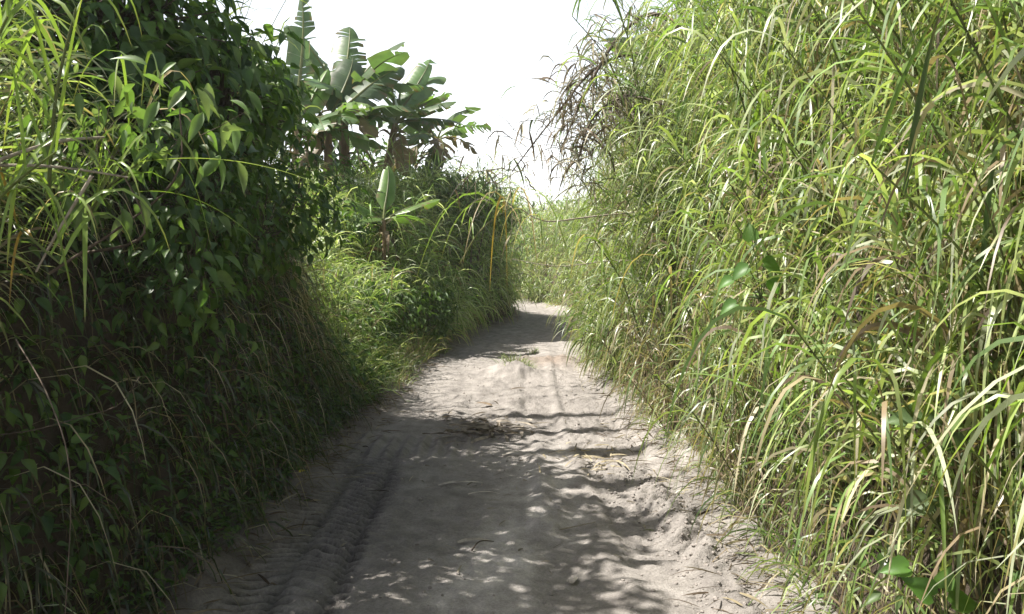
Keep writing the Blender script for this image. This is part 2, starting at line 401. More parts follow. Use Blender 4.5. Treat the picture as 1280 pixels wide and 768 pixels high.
right_mass("tall_grass", 800, 7.5, 15, .10, 2.8, .8, 2.7, 12, .54, .019, .14, segs=5, lean=-.14, **RA)
right_mass("tall_grass", 1200, 7.5, 15, .05, 2.8, .8, 2.7, 12, .58, .019, .15, segs=5, lean=-.16, **RB)
right_mass("tall_grass", 1300, 14.5, 30, .1, 3.2, .6, 2.3, 11, .6, .024, .12, segs=4, lean=-.1, **RB)
right_mass("dry_grass", 130, 4.6, 9.5, .06, .45, .9, 1.7, 11, .5, .011, .75, lean=-.16, segs=7, out=.6, droop=(3, 8), stem_lean=.2)
# short drooping fringe at the foot of the wall and dry thatch under it
def fringe(name, n, y0, y1, side, u0, u1, L, W, dry, droop=(1.2, 3), bright=1, bias=1, mat=None, up=.9, outw=.6, segs=5, zup=0.0):
    acc = Acc(); y = y0 + (y1 - y0) * U(0, 1, n) ** bias; u = U(u0, u1, n)
    x = XR(y) + u if side > 0 else XL(y) - u
    p = np.stack([x, y, H(x, y) - .01 + U(0, 1, n) * zup], -1)
    d = nrm(np.stack([-side * outw * U(.1, 1.2, n) + N(0, .35, n), N(0, .45, n), up * U(.3, 1.2, n)], -1))
    blades(acc, p, d, L * U(.45, 1.3, n), W * U(.6, 1.3, n), U(*droop, n), pig(n, dry, bright), segs, tip=(.6, (U(0, 1, n) < .35) * .8, (.3, .23, .12)))
    return link(name, acc.mesh(name, mat or M_GRASS), kind="stuff")
fringe("grass", 12000, 1.5, 14, 1, .03, 1.5, .36, .010, .25, bias=1.1, droop=(1.2, 4), up=1.1, outw=.45)
fringe("dry_grass", 2400, 1.8, 16, 1, .0, 1.7, .5, .011, .95, droop=(2, 6), up=.6, outw=.4)
acc = Acc(); n = 2600; y = U(26.5, 38, n); x = U(-2.5, 6, n); k = (x < XL(y)) | (x > XR(y)) ; x, y = x[k], y[k]; n = len(x)
blades(acc, np.stack([x, y, H(x, y) - .02], -1), nrm(np.stack([N(0, .5, n), N(-.2, .4, n), np.ones(n)], -1)), U(.4, 1.0, n), U(.02, .04, n), U(.8, 3, n), pig(n, .15), 4)
link("grass", acc.mesh("grass", M_GRASS), kind="stuff")
fringe("grass", 4500, 12, 30, 1, .0, 2.2, .5, .022, .2, segs=4)

# ------------------------------------------------------------------ left bank cover
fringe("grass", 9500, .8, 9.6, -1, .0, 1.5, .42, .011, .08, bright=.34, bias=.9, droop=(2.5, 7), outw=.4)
fringe("dry_grass", 1100, 1.0, 9.4, -1, .15, 1.5, .6, .006, .97, droop=(3, 7), up=.3, outw=.5)
# beard of brown dead grass and roots on the steep part before the gap
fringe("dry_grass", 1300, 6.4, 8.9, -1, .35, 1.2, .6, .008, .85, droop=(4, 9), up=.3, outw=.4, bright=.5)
fringe("dry_grass", 260, 19.5, 23, -1, .1, .5, .5, .012, .9, droop=(4, 8), up=.3, outw=.4)
fringe("grass", 9500, 9.0, 17, -1, .1, 3.6, .5, .015, .06, bias=.8, bright=1.5, droop=(.6, 2.4))  # pigment raised here to stand in for sunlight on the bank
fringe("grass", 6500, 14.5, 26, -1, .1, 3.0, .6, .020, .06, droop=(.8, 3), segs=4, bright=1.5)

def left_mass(name, n, y0, y1, u0, u1, h0, h1, nleaf, L, W, dry, lean=.22, segs=5, **kw):
    acc = Acc(); y = U(y0, y1, n); u = U(u0, u1, n); x = XL(y) - u
    cane_mass(acc, x, y, H(x, y) - .03, U(h0, h1, n), (lean, 0), nleaf, L, W, dry, segs=segs, **kw)
    return link(name, acc.mesh(name, M_GRASS), kind="stuff")
left_mass("tall_grass", 90, .9, 4.2, .55, 1.1, .4, .8, 10, .42, .014, .12, segs=7, bright=1.05)
left_mass("tall_grass", 46, 6.9, 9.4, 1.0, 2.0, 1.5, 2.3, 11, .5, .018, .15, lean=.05)
left_mass("tall_grass", 100, 1.9, 3.3, .5, .85, .6, 1.1, 11, .42, .014, .2, lean=.38, segs=7, bright=1.15)
left_mass("tall_grass", 800, 9.4, 15.5, .4, 3.6, .5, 1.2, 11, .45, .018, .05, bright=1.5)  # brighter pigment from here to the bend, sunlight put into the colour
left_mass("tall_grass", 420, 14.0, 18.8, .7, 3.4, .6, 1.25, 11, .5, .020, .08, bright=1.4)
left_mass("tall_grass", 150, 16.0, 21.5, .3, 1.8, .5, 1.0, 11, .6, .020, .1, bright=1.4)
for yy, uu in ((14.6, 1.1), (15.9, .9), (16.8, 1.3), (17.9, .8), (19.3, .7), (20.6, .5)):
    left_mass("tall_grass", 16, yy - .2, yy + .2, uu - .15, uu + .2, 1.2, 1.9, 11, .85, .026, .05, bright=1.5, lean=.2, segs=7, droop=(1.4, 3.5))
left_mass("tall_grass", 420, 15, 22.5, .25, 2.6, .6, 1.35, 10, .5, .022, .12, segs=4, bright=1.5)
left_mass("tall_grass", 170, 15, 22.3, .05, .6, .5, 1.1, 10, .75, .022, .08, segs=6, lean=.35, bright=1.5, droop=(2, 6), power=1.1)
left_mass("tall_grass", 170, 6.5, 9.6, .9, 1.7, .5, 1.1, 10, .5, .016, .3)

# ------------------------------------------------------------------ broad leaves
def leaf_template(kind):
    """small pointed leaf, length 1 along +Y, folded on its midrib and curved; about 20 triangles"""
    prof = {'pointed': [(.0, .03), (.12, .17), (.30, .25), (.54, .20), (.78, .085), (1, 0)],
            'heart': [(-.1, .2), (.08, .40), (.28, .46), (.52, .36), (.78, .17), (1, 0)],
            'slim': [(0, .03), (.2, .14), (.42, .18), (.64, .14), (.84, .07), (1, 0)]}[kind]
    V = []; k = len(prof)
    for t, wd in prof:
        z = -.42 * t * t; e = .13 * (1 if wd else 0)
        V += [(-wd, t, z + e * wd * 3), (-wd * .5, t + .01, z + .03 * wd), (0, max(t, 0), z), (wd * .5, t + .01, z + .03 * wd), (wd, t, z + e * wd * 3)]
    Q = []
    for i in range(k - 1):
        for j in range(4):
            a = i * 5 + j; Q.append((a, a + 1, a + 6, a + 5))
    return np.array(V, float), np.array(Q)
TPL = {k: leaf_template(k) for k in ('pointed', 'heart', 'slim')}
def frames(direction, normal):
    y = nrm(direction); x = nrm(np.cross(y, normal)); z = np.cross(x, y)
    return np.stack([x, y, z], -1)          # columns
def leaf_cloud(acc, kind, p, d, nrmv, size, col):
    V, Q = TPL[kind]; Rm = frames(d, nrmv)
    W = np.einsum('nij,kj->nki', Rm, V) * size[:, None, None] + p[:, None]
    n, k = len(p), len(V)
    acc.add(W, (Q[None] + (np.arange(n) * k)[:, None, None]).reshape(-1, 4), np.repeat(np.broadcast_to(col, (n, 3)), k, 0))
LEAFMESH = {}
def leaf_obj(parent, kind, p, d, nv, size, col, base):
    key = (kind, tuple(col))
    if key not in LEAFMESH: LEAFMESH[key] = mesh("leaf", *TPL[kind], M_LEAF, np.tile(col, (len(TPL[kind][0]), 1)))
    o = link("leaf", LEAFMESH[key], parent)
    Rm = frames(d[None], nv[None])[0]
    mt = Matrix([list(Rm[i]) + [0] for i in range(3)] + [[0, 0, 0, 1]])
    o.matrix_local = Matrix.Translation(Vector(p - base)) @ mt @ Matrix.Scale(size, 4)
    return o
LEAFC = [(.070, .135, .036), (.095, .165, .042), (.055, .105, .036), (.13, .20, .05), (.08, .14, .04), (.11, .19, .045)]

def shrub(name, label, cat, clumps, kind, size, nper, base, nparts=180, stems=True, cols=LEAFC, droop=.75, group=None, stem_r=.03):
    """clumps: list of (centre, radii). Leaves sit on twigs through the outer part of each clump."""
    base = np.array(base, float); root = thing(name, label, cat, base, group)
    Pn, Dn, Nn, Sn = [], [], [], []
    tw = Acc()
    for c, r in clumps:
        c = np.array(c, float); r = np.array(r, float)
        n = int(nper * (r[0] * r[1] + r[1] * r[2] + r[0] * r[2]) / .5)
        q = nrm(N(0, 1, (n, 3))); rad = U(.35, 1, (n, 1)) ** .6
        bump = 1 + .28 * np.sin(q[:, :1] * 5 + c[0] * 7) * np.sin(q[:, 1:2] * 6 + c[1]) + .15 * N(0, 1, (n, 1))
        p = c + q * r * rad * bump
        o = q.copy(); o[:, 2] *= .3
        d = nrm(o + N(0, .5, (n, 3)) + np.array([0, 0, -droop]) * U(.3, 1.4, (n, 1)))
        nv = nrm(q + np.array([0, 0, 1.1]) + N(0, .4, (n, 3)))
        Pn.append(p); Dn.append(d); Nn.append(nv); Sn.append(size * U(.4, 1.3, n))
        k = max(6, n // 14); idx = rng.integers(0, n, k)
        a = c + (p[idx] - c) * U(.0, .3, (k, 1)) - np.array([0, 0, 1]) * r[2] * .25
        mid = (a + p[idx]) / 2 + N(0, .08, (k, 3)) * r
        tubes(tw, np.stack([a, mid, p[idx]], 1), stem_r * .3, stem_r * .1, np.array([[1, 1, 1.]]))
        if stems: path_tube(tw, [base + N(0, .06, 3), (base * .5 + c * .5) + N(0, .12, 3), c + np.array([0, 0, .3]) * r], stem_r, stem_r * .4, sides=6)
    P = np.concatenate(Pn); D = np.concatenate(Dn); NN = np.concatenate(Nn); Z = np.concatenate(Sn)
    keep = P[:, 2] > G(P[:, 0], P[:, 1]) - .05
    P, D, NN, Z = P[keep], D[keep], NN[keep], Z[keep]
    link("stem", tw.mesh("stem", M_BARK, base), root)
    cen = np.mean([c for c, r in clumps], 0)
    view = np.array([0, 0, EYE]) - cen; view /= np.linalg.norm(view)
    inview = (np.abs(P[:, 0] / np.maximum(P[:, 1], .1)) < .62) & ((P[:, 2] - EYE) / np.maximum(P[:, 1], .1) < .33)
    score = (P - cen) @ view + inview * 10 + Z * 2
    order = np.argsort(-score); ci = rng.integers(0, len(cols), len(P))
    for i in order[:nparts]: leaf_obj(root, kind, P[i], D[i], NN[i], Z[i], cols[ci[i]], base)
    rest = order[nparts:]
    if len(rest):
        acc = Acc(); leaf_cloud(acc, kind, P[rest], D[rest], NN[rest], Z[rest], np.array(cols)[ci[rest]])
        link("foliage", acc.mesh("foliage", M_LEAF, base), root, kind="stuff")
    return root

def gz(x, y): return float(G(x, y))
shrub("leafy_tree", "dark broad-leaved tree with leaves outlined against the sky, next to the banana leaves", "tree",
      [((-2.75, 8.1, 3.15), (.55, .6, .55)), ((-2.35, 7.8, 3.05), (.35, .5, .42)), ((-3.3, 7.9, 3.3), (.6, .7, .6)), ((-2.75, 7.6, 2.55), (.6, .6, .5))],
      'pointed', .17, 330, (-3.0, 8.2, gz(-3.0, 8.2) - .1), 220, stem_r=.05)
shrub("leafy_shrub", "tall dense dark shrub filling the top left corner behind the sunlit reeds", "shrub",
      [((-2.55, 5.6, 3.3), (.65, .8, .7)), ((-2.15, 6.3, 2.85), (.5, .7, .55)), ((-2.9, 4.8, 2.9), (.6, .7, .7)), ((-3.0, 6.2, 4.2), (.75, .8, .6)), ((-2.75, 5.4, 4.8), (.5, .6, .35)), ((-2.6, 4.7, 4.1), (.5, .6, .4)),
       ((-2.75, 3.95, 3.75), (.4, .4, .4)), ((-2.85, 4.1, 4.75), (.4, .35, .4)), ((-2.9, 5.35, 5.3), (.5, .08, .7)), ((-3.3, 6.3, 5.9), (.45, .05, .8)), ((-3.4, 7.2, 6.1), (.5, .05, .85)), ((-3.4, 8.1, 6.0), (.5, .04, .7)), ((-3.5, 8.9, 6.1), (.5, .05, .7)), ((-2.35, 5.2, 2.5), (.5, .7, .5))],  # out-of-view clumps added to shade the road, flat ones shaped to cast bands
      'pointed', .15, 330, (-2.8, 5.7, gz(-2.8, 5.7) - .1), 280, stem_r=.045)
shrub("creeper", "shaded creeper with small drooping leaves hanging over the left bank beneath the dark shrub", "creeper",
      [((-1.85, 5.0, 2.0), (.36, .7, .5)), ((-1.75, 5.9, 1.85), (.4, .7, .45)), ((-1.65, 4.4, 1.55), (.3, .55, .4)), ((-1.7, 6.9, 2.1), (.4, .6, .5))],
      'pointed', .095, 300, (-2.1, 5.2, gz(-2.1, 5.2)), 280, stem_r=.012)
shrub("leafy_weed", "bright leafy weed bush at the foot of the sunlit grass bank before the roadside tuft", "weed",
      [((-1.75, 13.2, .75), (.5, .8, .45)), ((-1.35, 14.3, .7), (.45, .7, .5)), ((-2.1, 12.2, .9), (.5, .6, .4)), ((-2.35, 14.6, 2.15), (.5, .5, .35)), ((-2.7, 13.4, 2.1), (.45, .5, .3))],
      'pointed', .12, 300, (-1.8, 13.2, gz(-1.8, 13.2)), 200, cols=[(.10, .18, .04), (.12, .205, .048), (.08, .145, .036)], stem_r=.014)
shrub("leafy_bush", "dusty olive bush on the bank top, beside the small banana plant", "bush",
      [((-1.0, 17.6, 3.0), (.75, .7, .5)), ((-.45, 18.6, 2.75), (.6, .6, .5)), ((-1.7, 17.8, 2.9), (.6, .6, .5)), ((-.2, 19.8, 2.6), (.5, .7, .5))],
      'slim', .15, 150, (-1.0, 18.0, gz(-1.0, 18.0)), 120, cols=[(.13, .20, .07), (.155, .22, .08), (.11, .175, .055)])
shrub("leafy_sprig", "sunlit leafy sprig with pale glossy leaves mixed into the left reeds", "sprig",
      [((-1.15, 2.95, 2.05), (.28, .22, .2)), ((-1.42, 2.9, 1.95), (.3, .25, .28))], 'slim', .095, 230, (-1.6, 3.0, 1.5), 120, cols=[(.12, .19, .06), (.10, .17, .045), (.15, .20, .09)], stem_r=.006)
shrub("leafy_bush", "green bush clothing the steep bank face at the bend, under the drooping reed", "bush",
      [((-1.35, 15.6, 1.0), (.4, .8, .7)), ((-1.0, 17.0, 1.3), (.35, .8, .8)), ((-.75, 18.3, 1.5), (.3, .7, .7)), ((-1.7, 14.9, 1.5), (.5, .7, .5))],
      'pointed', .10, 40, (-1.4, 16.4, gz(-1.4, 16.4)), 160, cols=[(.15, .25, .065), (.125, .215, .055), (.18, .275, .075)], stem_r=.014)
# low creeping ground cover at the foot of the left bank
acc = Acc(); n = 9000; y = 3 + 8.5 * U(0, 1, n) ** .8; u = np.abs(N(0, .28, n)) - .04; x = XL(y) - u
p = np.stack([x, y, H(x, y) + U(0, .16, n)], -1); d = nrm(np.stack([N(.5, .6, n), N(0, .6, n), N(.1, .4, n)], -1)); nv = nrm(np.stack([N(.3, .4, n), N(0, .4, n), np.ones(n)], -1))
leaf_cloud(acc, 'pointed', p, d, nv, U(.025, .065, n), np.array(LEAFC)[rng.integers(0, len(LEAFC), n)])
link("ground_cover", acc.mesh("ground_cover", M_LEAF), kind="stuff")
# undergrowth leaves mixed into the grass walls
def undergrowth(name, n, y0, y1, side, u0, u1, size, hz, cols):
    acc = Acc(); y = U(y0, y1, n); u = U(u0, u1, n); x = XR(y) + u if side > 0 else XL(y) - u
    p = np.stack([x, y, H(x, y) + U(0, 1, n) ** 1.5 * hz], -1)
    d = nrm(np.stack([N(-side * .6, .5, n), N(-.1, .6, n), N(-.4, .4, n)], -1)); nv = nrm(np.stack([N(-side * .6, .4, n), N(-.2, .4, n), np.ones(n)], -1))
    leaf_cloud(acc, 'pointed', p, d, nv, size * U(.5, 1.3, n), np.array(cols)[rng.integers(0, len(cols), n)])
    link(name, acc.mesh(name, M_LEAF), kind="stuff")
undergrowth("undergrowth", 5200, 9.4, 20, -1, .1, 3.0, .09, .9, [(.12, .215, .05), (.145, .24, .06), (.09, .165, .045)])
undergrowth("undergrowth", 2600, 15.5, 23, -1, -.05, .7, .11, 1.0, [(.12, .20, .055), (.14, .225, .06), (.09, .16, .045)])
undergrowth("undergrowth", 6500, 1.0, 9.5, -1, .1, 1.3, .08, .5, LEAFC)
undergrowth("undergrowth", 2200, 1.8, 14, 1, .05, 1.4, .07, .5, [(.09, .14, .05), (.08, .15, .035)])

# ------------------------------------------------------------------ banana plants
def banana_leaf(L, W, tear, seed, green, edge=(.16, .11, .05), hang=.9):
    """one leaf along +Y from the origin: petiole, torn halves hanging from the midrib. Returns blade mesh and midrib mesh"""
    r = np.random.default_rng(seed); acc = Acc(); pet = .16 * L; m = 17
    ts = np.linspace(0, 1, m); ts[1:-1] += r.uniform(-.024, .024, m - 2)
    mid = lambda t: np.array([.06 * L * math.sin(t * 2), (pet + (L - pet) * t) * (1 - .10 * t * t), -hang * .42 * L * t ** 2.0])
    wid = lambda t: W / 2 * min(1, (t * 6) ** .6) * max(.0, 1 - t ** 3.2) ** .6
    green = np.array(green); edge = np.array(edge)
    for s in (-1, 1):
        sag = r.uniform(.2, .7); sk = 0
        for i in range(m - 1):
            t0, t1 = ts[i], ts[i + 1]
            torn = r.uniform() < tear * .62
            if torn: sag = r.uniform(.15, 1.25); sk = r.uniform(.1, .5)
            gap = r.uniform(.05, .6) if torn else 0
            rows = []
            for q in (0, .5, 1.0):
                for tt, g in ((t0, gap), (t1, 0)):
                    ww = wid(max(tt, .02)) if tt < 1 else .004
                    b = mid(tt); fw = .22 * ww * q
                    lat = ww * q * math.cos(sag * q); dz = -ww * q * math.sin(sag * q) * .9 + .06 * ww * (q > 0)
                    rows.append(b + np.array([s * lat, fw + (g * (t1 - t0) * L) * q, dz]))
            cl = np.array([green, green, green * .95, green * .95, green * .8 + edge * .2, green * .8 + edge * .2])
            if r.uniform() < .25 * tear: cl[4:] = edge
            acc.add(np.array(rows), [[0, 1, 3, 2], [2, 3, 5, 4]] if s > 0 else [[0, 2, 3, 1], [2, 4, 5, 3]], cl)
    blade = acc.mesh("leaf", M_BANANA)
    a2 = Acc(); pts = [np.array([0, 0, -.02 * L])] + [mid(t) for t in np.linspace(0, .97, 8)]
    path_tube(a2, pts, .022 * L / 1.4 + .006, .004, (.17, .19, .07), 5, 12)
    return blade, a2.mesh("midrib", M_BANANA)
def banana(label, base, height, lean, leaves, r=.11, group="banana plants along the bank tops", trunk_pig=None, name="banana_plant"):
    """leaves: list of (azimuth deg, pitch deg, length, width, tear, hang, green)"""
    base = np.array(base, float); root = thing(name, label, "banana plant", base, group)
    acc = Acc(); top = np.array([lean[0], lean[1], height])
    if height > .15:
        c = path_tube(acc, [(0, 0, -.1), top * .5 + np.array([-lean[0] * .12, 0, 0]), top], r, r * .55, (1, 1, 1), 10, 16)
        link("trunk", acc.mesh("trunk", M_TRUNK), root)
        # loose dead sheaths round the stem
        a3 = Acc(); k = 16; p = top * U(.25, 1, (k, 1)); az = U(0, 6.28, k); p = p + np.stack([np.cos(az), np.sin(az), 0 * az], -1) * r * .8
        blades(a3, p, nrm(np.stack([np.cos(az) * .7, np.sin(az) * .7, U(-.2, .7, k)], -1)), U(.4, .9, k) * height * .5, U(.04, .09, k), U(2.5, 6, k), pig(k, 1) * .7, 6)
        link("dead_sheath", a3.mesh("dead_sheath", M_DRY), root, kind="stuff")
    for i, (az, pitch, L, Wd, tear, hang, green) in enumerate(leaves):
        L *= 1.6; Wd *= 1.75; hang *= .75
        b, mr = banana_leaf(L, Wd, tear, int(abs(base[0]) * 991 + abs(base[1]) * 37 + i * 13), green, hang=hang)
        o = link("leaf", b, root); o.location = top + np.array([0, 0, .0]); o.rotation_euler = (R(pitch), R(random.uniform(-25, 25)), R(az - 90))
        link("midrib", mr, o)
BG = (.110, .185, .075); BB = (.14, .24, .06); BD = (.085, .140, .065); BT = (.17, .13, .07)
def bp(x, y, d): p = px(x, y, d); p[2] = gz(p[0], p[1]) - .05; return p
b1 = bp(432, 215, 17)
banana("banana plant with thick brown upright stem, left of the leaning one", b1, 4.6 - b1[2], (-.05, 0),
       [(95, 75, 1.35, .5, .5, .5, BG), (140, 55, 1.4, .5, .6, .7, BG), (185, 35, 1.3, .5, .7, .9, BG), (215, 15, 1.3, .48, .7, 1.0, BD), (35, 60, 1.3, .5, .5, .6, BG), (0, 30, 1.1, .45, .6, .9, BG),
        (265, 20, 1.1, .45, .6, 1.0, BG), (310, -10, 1.0, .4, .8, 1.1, BT), (240, -35, 1.0, .38, .8, .9, BT), (70, 40, 1.3, .5, .6, .8, BD), (165, 68, 1.3, .48, .5, .5, BG), (330, 45, 1.2, .45, .6, .8, BG)], r=.15)
b2 = bp(476, 218, 17.5)
banana("banana plant leaning toward the road with long torn leaves spread over the sky", b2, 4.35 - b2[2], (.30, 0),
       [(15, 38, .95, .36, .5, .4, BB), (350, 24, .95, .36, .6, .4, BG), (12, 10, .95, .36, .7, .5, BD), (330, -2, .85, .34, .7, .6, BD), (100, 78, 1.2, .45, .5, .4, BG), (140, 60, 1.35, .48, .6, .6, BG),
        (175, 40, 1.3, .45, .7, .9, BG), (60, 55, 1.2, .45, .5, .7, BG), (200, 10, 1.2, .45, .6, 1.0, BG), (265, 5, 1.0, .4, .6, 1.0, BG), (300, -45, .9, .32, .8, .8, BT)], r=.12)
b3 = bp(548, 205, 19.0)
banana("pale drooping banana plant behind the leaning one, wilted grey-green leaves hanging down", b3, 4.2 - b3[2], (-.05, 0),
       [(180, 40, 0.8, .4, .8, 1.3, BG), (10, 35, 0.8, .4, .8, 1.3, BG), (250, 10, 0.8, .4, .8, 1.3, BD), (300, -10, .8, .4, .8, 1.2, BT), (330, 5, .75, .35, .9, 1.3, BT), (120, 30, 0.8, .4, .7, 1.2, BG), (210, -20, 1.1, .45, .8, 1.0, BT), (200, 60, 0.8, .4, .7, 1.3, BG), (340, 55, 0.8, .4, .7, 1.4, BG), (270, -40, 0.8, .4, .8, 1.0, BG)], r=.11)
b4 = bp(372, 190, 15.5)
banana("tall banana plant with one upright leaf and one ragged leaf above the dark tree", b4, 3.9 - b4[2], (0, 0),
       [(78, 66, 1.0, .34, .25, .3, BB), (100, 88, 1.75, .32, .85, .15, BD), (30, 5, 1.1, .4, .6, .8, BG), (150, 25, 1.1, .42, .6, .9, BG), (330, 20, 1.0, .4, .6, .9, BG), (240, 10, 1.0, .4, .6, 1.0, BG)], r=.10)
b5 = np.array([-2.1, 14.0, gz(-2.1, 14.0) - .05])
banana("young banana plant with slender stem and fresh leaves among the bank grass", b5, 2.2 - b5[2], (0, 0),
       [(118, 66, .75, .2, .1, .15, BB), (22, 26, .7, .24, .15, .3, BB), (345, 10, .5, .2, .2, .8, BB), (240, 5, .45, .2, .2, .9, BB), (195, 35, .5, .2, .2, .6, BB)], r=.05)
b6 = np.array([3.1, 14.6, 0]); b6[2] = gz(3.1, 14.6)
banana("banana plant behind the right grass wall with a leaf arching through the gap", b6, 2.5, (0, 0),
       [(172, 42, 1.15, .34, .4, .75, BB), (120, 60, 1.1, .34, .5, .6, BG), (40, 50, 1.2, .5, .5, .7, BG), (215, 35, 1.3, .45, .7, 1.2, BD), (300, 40, 1.4, .5, .5, .9, BG)], r=.12)
b7 = np.array([-3.45, 16.0, gz(-3.45, 16.0) - .05])
banana("low dark banana plant crowded in beside the upright brown stem, next to the leafy tree", b7, 4.0 - b7[2], (0, 0),
       [(110, 70, 1.4, .5, .5, .6, BD), (150, 45, 1.4, .5, .6, .8, BD), (200, 30, 1.3, .5, .7, .9, BD), (60, 60, 1.4, .5, .6, .7, BD), (20, 30, 1.3, .5, .7, 1.0, BD), (280, 10, 1.2, .45, .7, 1.0, BG), (310, 25, 1.1, .45, .7, 1.0, BB), (180, 65, 1.2, .45, .6, .8, BG), (240, -30, 1.0, .4, .8, 1.0, BT)], r=.12)

shrub("leafy_bush", "tall green bush filling in around the banana trunks on the bank top", "bush",
      [((-3.9, 16.2, 3.6), (.5, .5, .6)), ((-3.2, 18.6, 3.7), (.6, .5, .6)), ((-2.5, 19.3, 3.5), (.6, .5, .55)), ((-3.5, 16.6, 3.1), (.6, .5, .5)), ((-1.9, 19.6, 3.2), (.6, .5, .5))],
      'pointed', .22, 130, (-3.3, 18.4, gz(-3.3, 18.4)), 140, cols=[(.10, .175, .05), (.085, .14, .045), (.12, .20, .055)], stem_r=.03)
# ------------------------------------------------------------------ single reeds and canes that stand out from the mass
BLK = {}
def blade_mesh(kind):
    """shared folded blades, length 1 starting up along +Z, arching to +X; four habits, three pigments"""
    if kind not in BLK:
        acc = Acc(); h, c = kind
        d0, dr, pw = {'arch': ((.5, 0, 1), 2.6, 1.4), 'stiff': ((.35, 0, 1), .7, 1.5), 'hang': ((.9, 0, .8), 5.5, 1.0), 'flat': ((1, 0, .35), .75, 1.6), 'fall': ((.75, 0, .75), 3.2, .9)}[h]
        col = {'green': (.15, .23, .05), 'lime': (.21, .30, .06), 'dry': (.40, .32, .17), 'gold': (.46, .30, .08), 'dark': (.06, .10, .03)}[c]
        blades(acc, np.zeros((1, 3)), nrm(np.array([d0], float)), np.ones(1), np.full(1, .030), np.full(1, dr), np.array([col]), 9, fold=True, twist=.12, wob=.0, power=pw, tip=(.7, .7, (.3, .22, .1)))
        BLK[kind] = acc.mesh("blade", M_GRASS)
    return BLK[kind]
def reed(label, base, top, bl, name="reed_grass", cat="reed", group=None, r=.007, col=(.15, .18, .06), dead=False):
    """bl: list of (t on the stem, azimuth deg, length, habit, pigment, width factor)"""
    base = np.array(base, float); top = np.array(top, float)
    root = thing(name, label, cat, base, group)
    acc = Acc(); v = top - base; L = np.linalg.norm(v)
    pts = path_tube(acc, [(0, 0, 0), v * .5 + np.array([-v[0] * .10, 0, .06 * L]), v], r, r * .45, col, 6, 12)
    link("stem", acc.mesh("stem", M_STEM if dead else M_GRASS), root)
    for t, az, ln, habit, pc, wf in bl:
        o = link("blade", blade_mesh((habit, pc)), root); o.location = pts[min(11, int(t * 11))]
        o.rotation_euler = (0, 0, R(az)); o.scale = (ln, ln * wf, ln)
    return root
def auto(n, t0, ln, habits, pcs, az=None, wf=1.0):
    out = []
    for i in range(n):
        out.append((t0 + (1 - t0) * i / max(1, n - 1), (random.uniform(0, 360) if az is None else random.gauss(az, 55)), ln * random.uniform(.7, 1.2), random.choice(habits), random.choice(pcs), wf * random.uniform(.8, 1.2)))
    return out
GL = "sunlit reeds leaning out from the left bank"
AG = ['arch', 'arch', 'hang', 'stiff']
def lreed(label, x0, y0, x1, y1, d, n, pcs, **k):
    b = px(x0, y0, d); t_ = px(x1, y1, d - .15); reed(label, b, t_, auto(n, .15, .5, AG, pcs), group=GL, **k)
lreed("bright sunlit reed at the left edge with many drooping blades, lowest of the left reeds", -40, 330, 70, 190, 2.6, 13, ['lime', 'green', 'lime'])
lreed("sunlit reed tilted over the road side, holding one very long blade that arches outward", 100, 300, 172, 205, 2.9, 10, ['lime', 'green'])
lreed("upright sunlit reed rising to the top edge above the left reeds", 60, 250, 95, 10, 2.7, 12, ['green', 'lime'])
lreed("pale grey-green reed with curled blades between the upright reed and the dark shrub", 120, 260, 200, 120, 3.2, 11, ['green', 'lime', 'dry'])
lreed("half dry reed hanging with yellow blades under the sunlit reeds", 20, 280, 75, 330, 2.7, 9, ['dry', 'lime', 'gold'])
lreed("thin reed in the upper left corner with narrow upward blades", -20, 140, 10, 20, 2.5, 10, ['green', 'lime'])
# the very long arching blade, pale green, over the dark bank
p0 = px(172, 203, 2.75)
acc = Acc(); blades(acc, np.zeros((1, 3)), nrm(np.array([[1, 0, .12]])), np.array([.66]), np.array([.014]), np.array([.62]), np.array([(.2, .26, .05)]), 14, fold=True, twist=.02, wob=0, power=1.1)
o = thing("long_grass_blade", "very long pale green grass blade arching alone across the dark bank", "grass blade", p0, me=acc.mesh("long_grass_blade", M_GRASS))
p0 = px(175, 240, 2.7)
acc = Acc(); blades(acc, np.zeros((1, 3)), nrm(np.array([[1, 0, .05]])), np.array([.46]), np.array([.012]), np.array([1.2]), np.array([(.13, .19, .04)]), 14, fold=True, twist=.02, wob=0, power=1.0)
thing("long_grass_blade", "narrower green grass blade slanting down below the very long pale one", "grass blade", p0, me=acc.mesh("long_grass_blade", M_GRASS))
def stick_path(name, label, cat, pts, r, col=(1, 1, 1), mat=None, group=None, r1=None, sides=6):
    pts = np.array(pts, float); b = pts[0].copy(); acc = Acc(); path_tube(acc, pts - b, r, r * .5 if r1 is None else r1, col, sides, 18)
    return thing(name, label, cat, b, group, acc.mesh(name, mat or M_STEM))
stick_path("dead_cane", "thick grey dead cane slanting up through the sunlit reeds, upper of the pair", "cane", [px(-60, 222, 2.5), px(60, 180, 2.6), px(130, 172, 2.8)], .008)
stick_path("dead_cane", "dead cane lying level through the sunlit reeds, lower of the pair", "cane", [px(-60, 208, 2.55), px(60, 208, 2.6), px(160, 222, 2.75)], .006)
stick_path("dead_cane", "pale broken cane sticking down beneath the sunlit reeds", "cane", [px(115, 220, 2.6), px(75, 285, 2.6), px(45, 340, 2.62)], .006)
stick_path("dry_stalk", "long dry stalk drooping down in the dark lower left undergrowth", "stalk", [px(20, 425, 2.35), px(62, 500, 2.2), px(88, 600, 2.15), px(80, 790, 2.1)], .0022, mat=M_BARK)
stick_path("dry_stalk", "thin brown runner stretching sideways across the dark bank", "stalk", [px(-60, 548, 2.7), px(30, 540, 2.75), px(100, 522, 2.8), px(150, 505, 2.9), px(175, 470, 3.05)], .0022, mat=M_BARK)

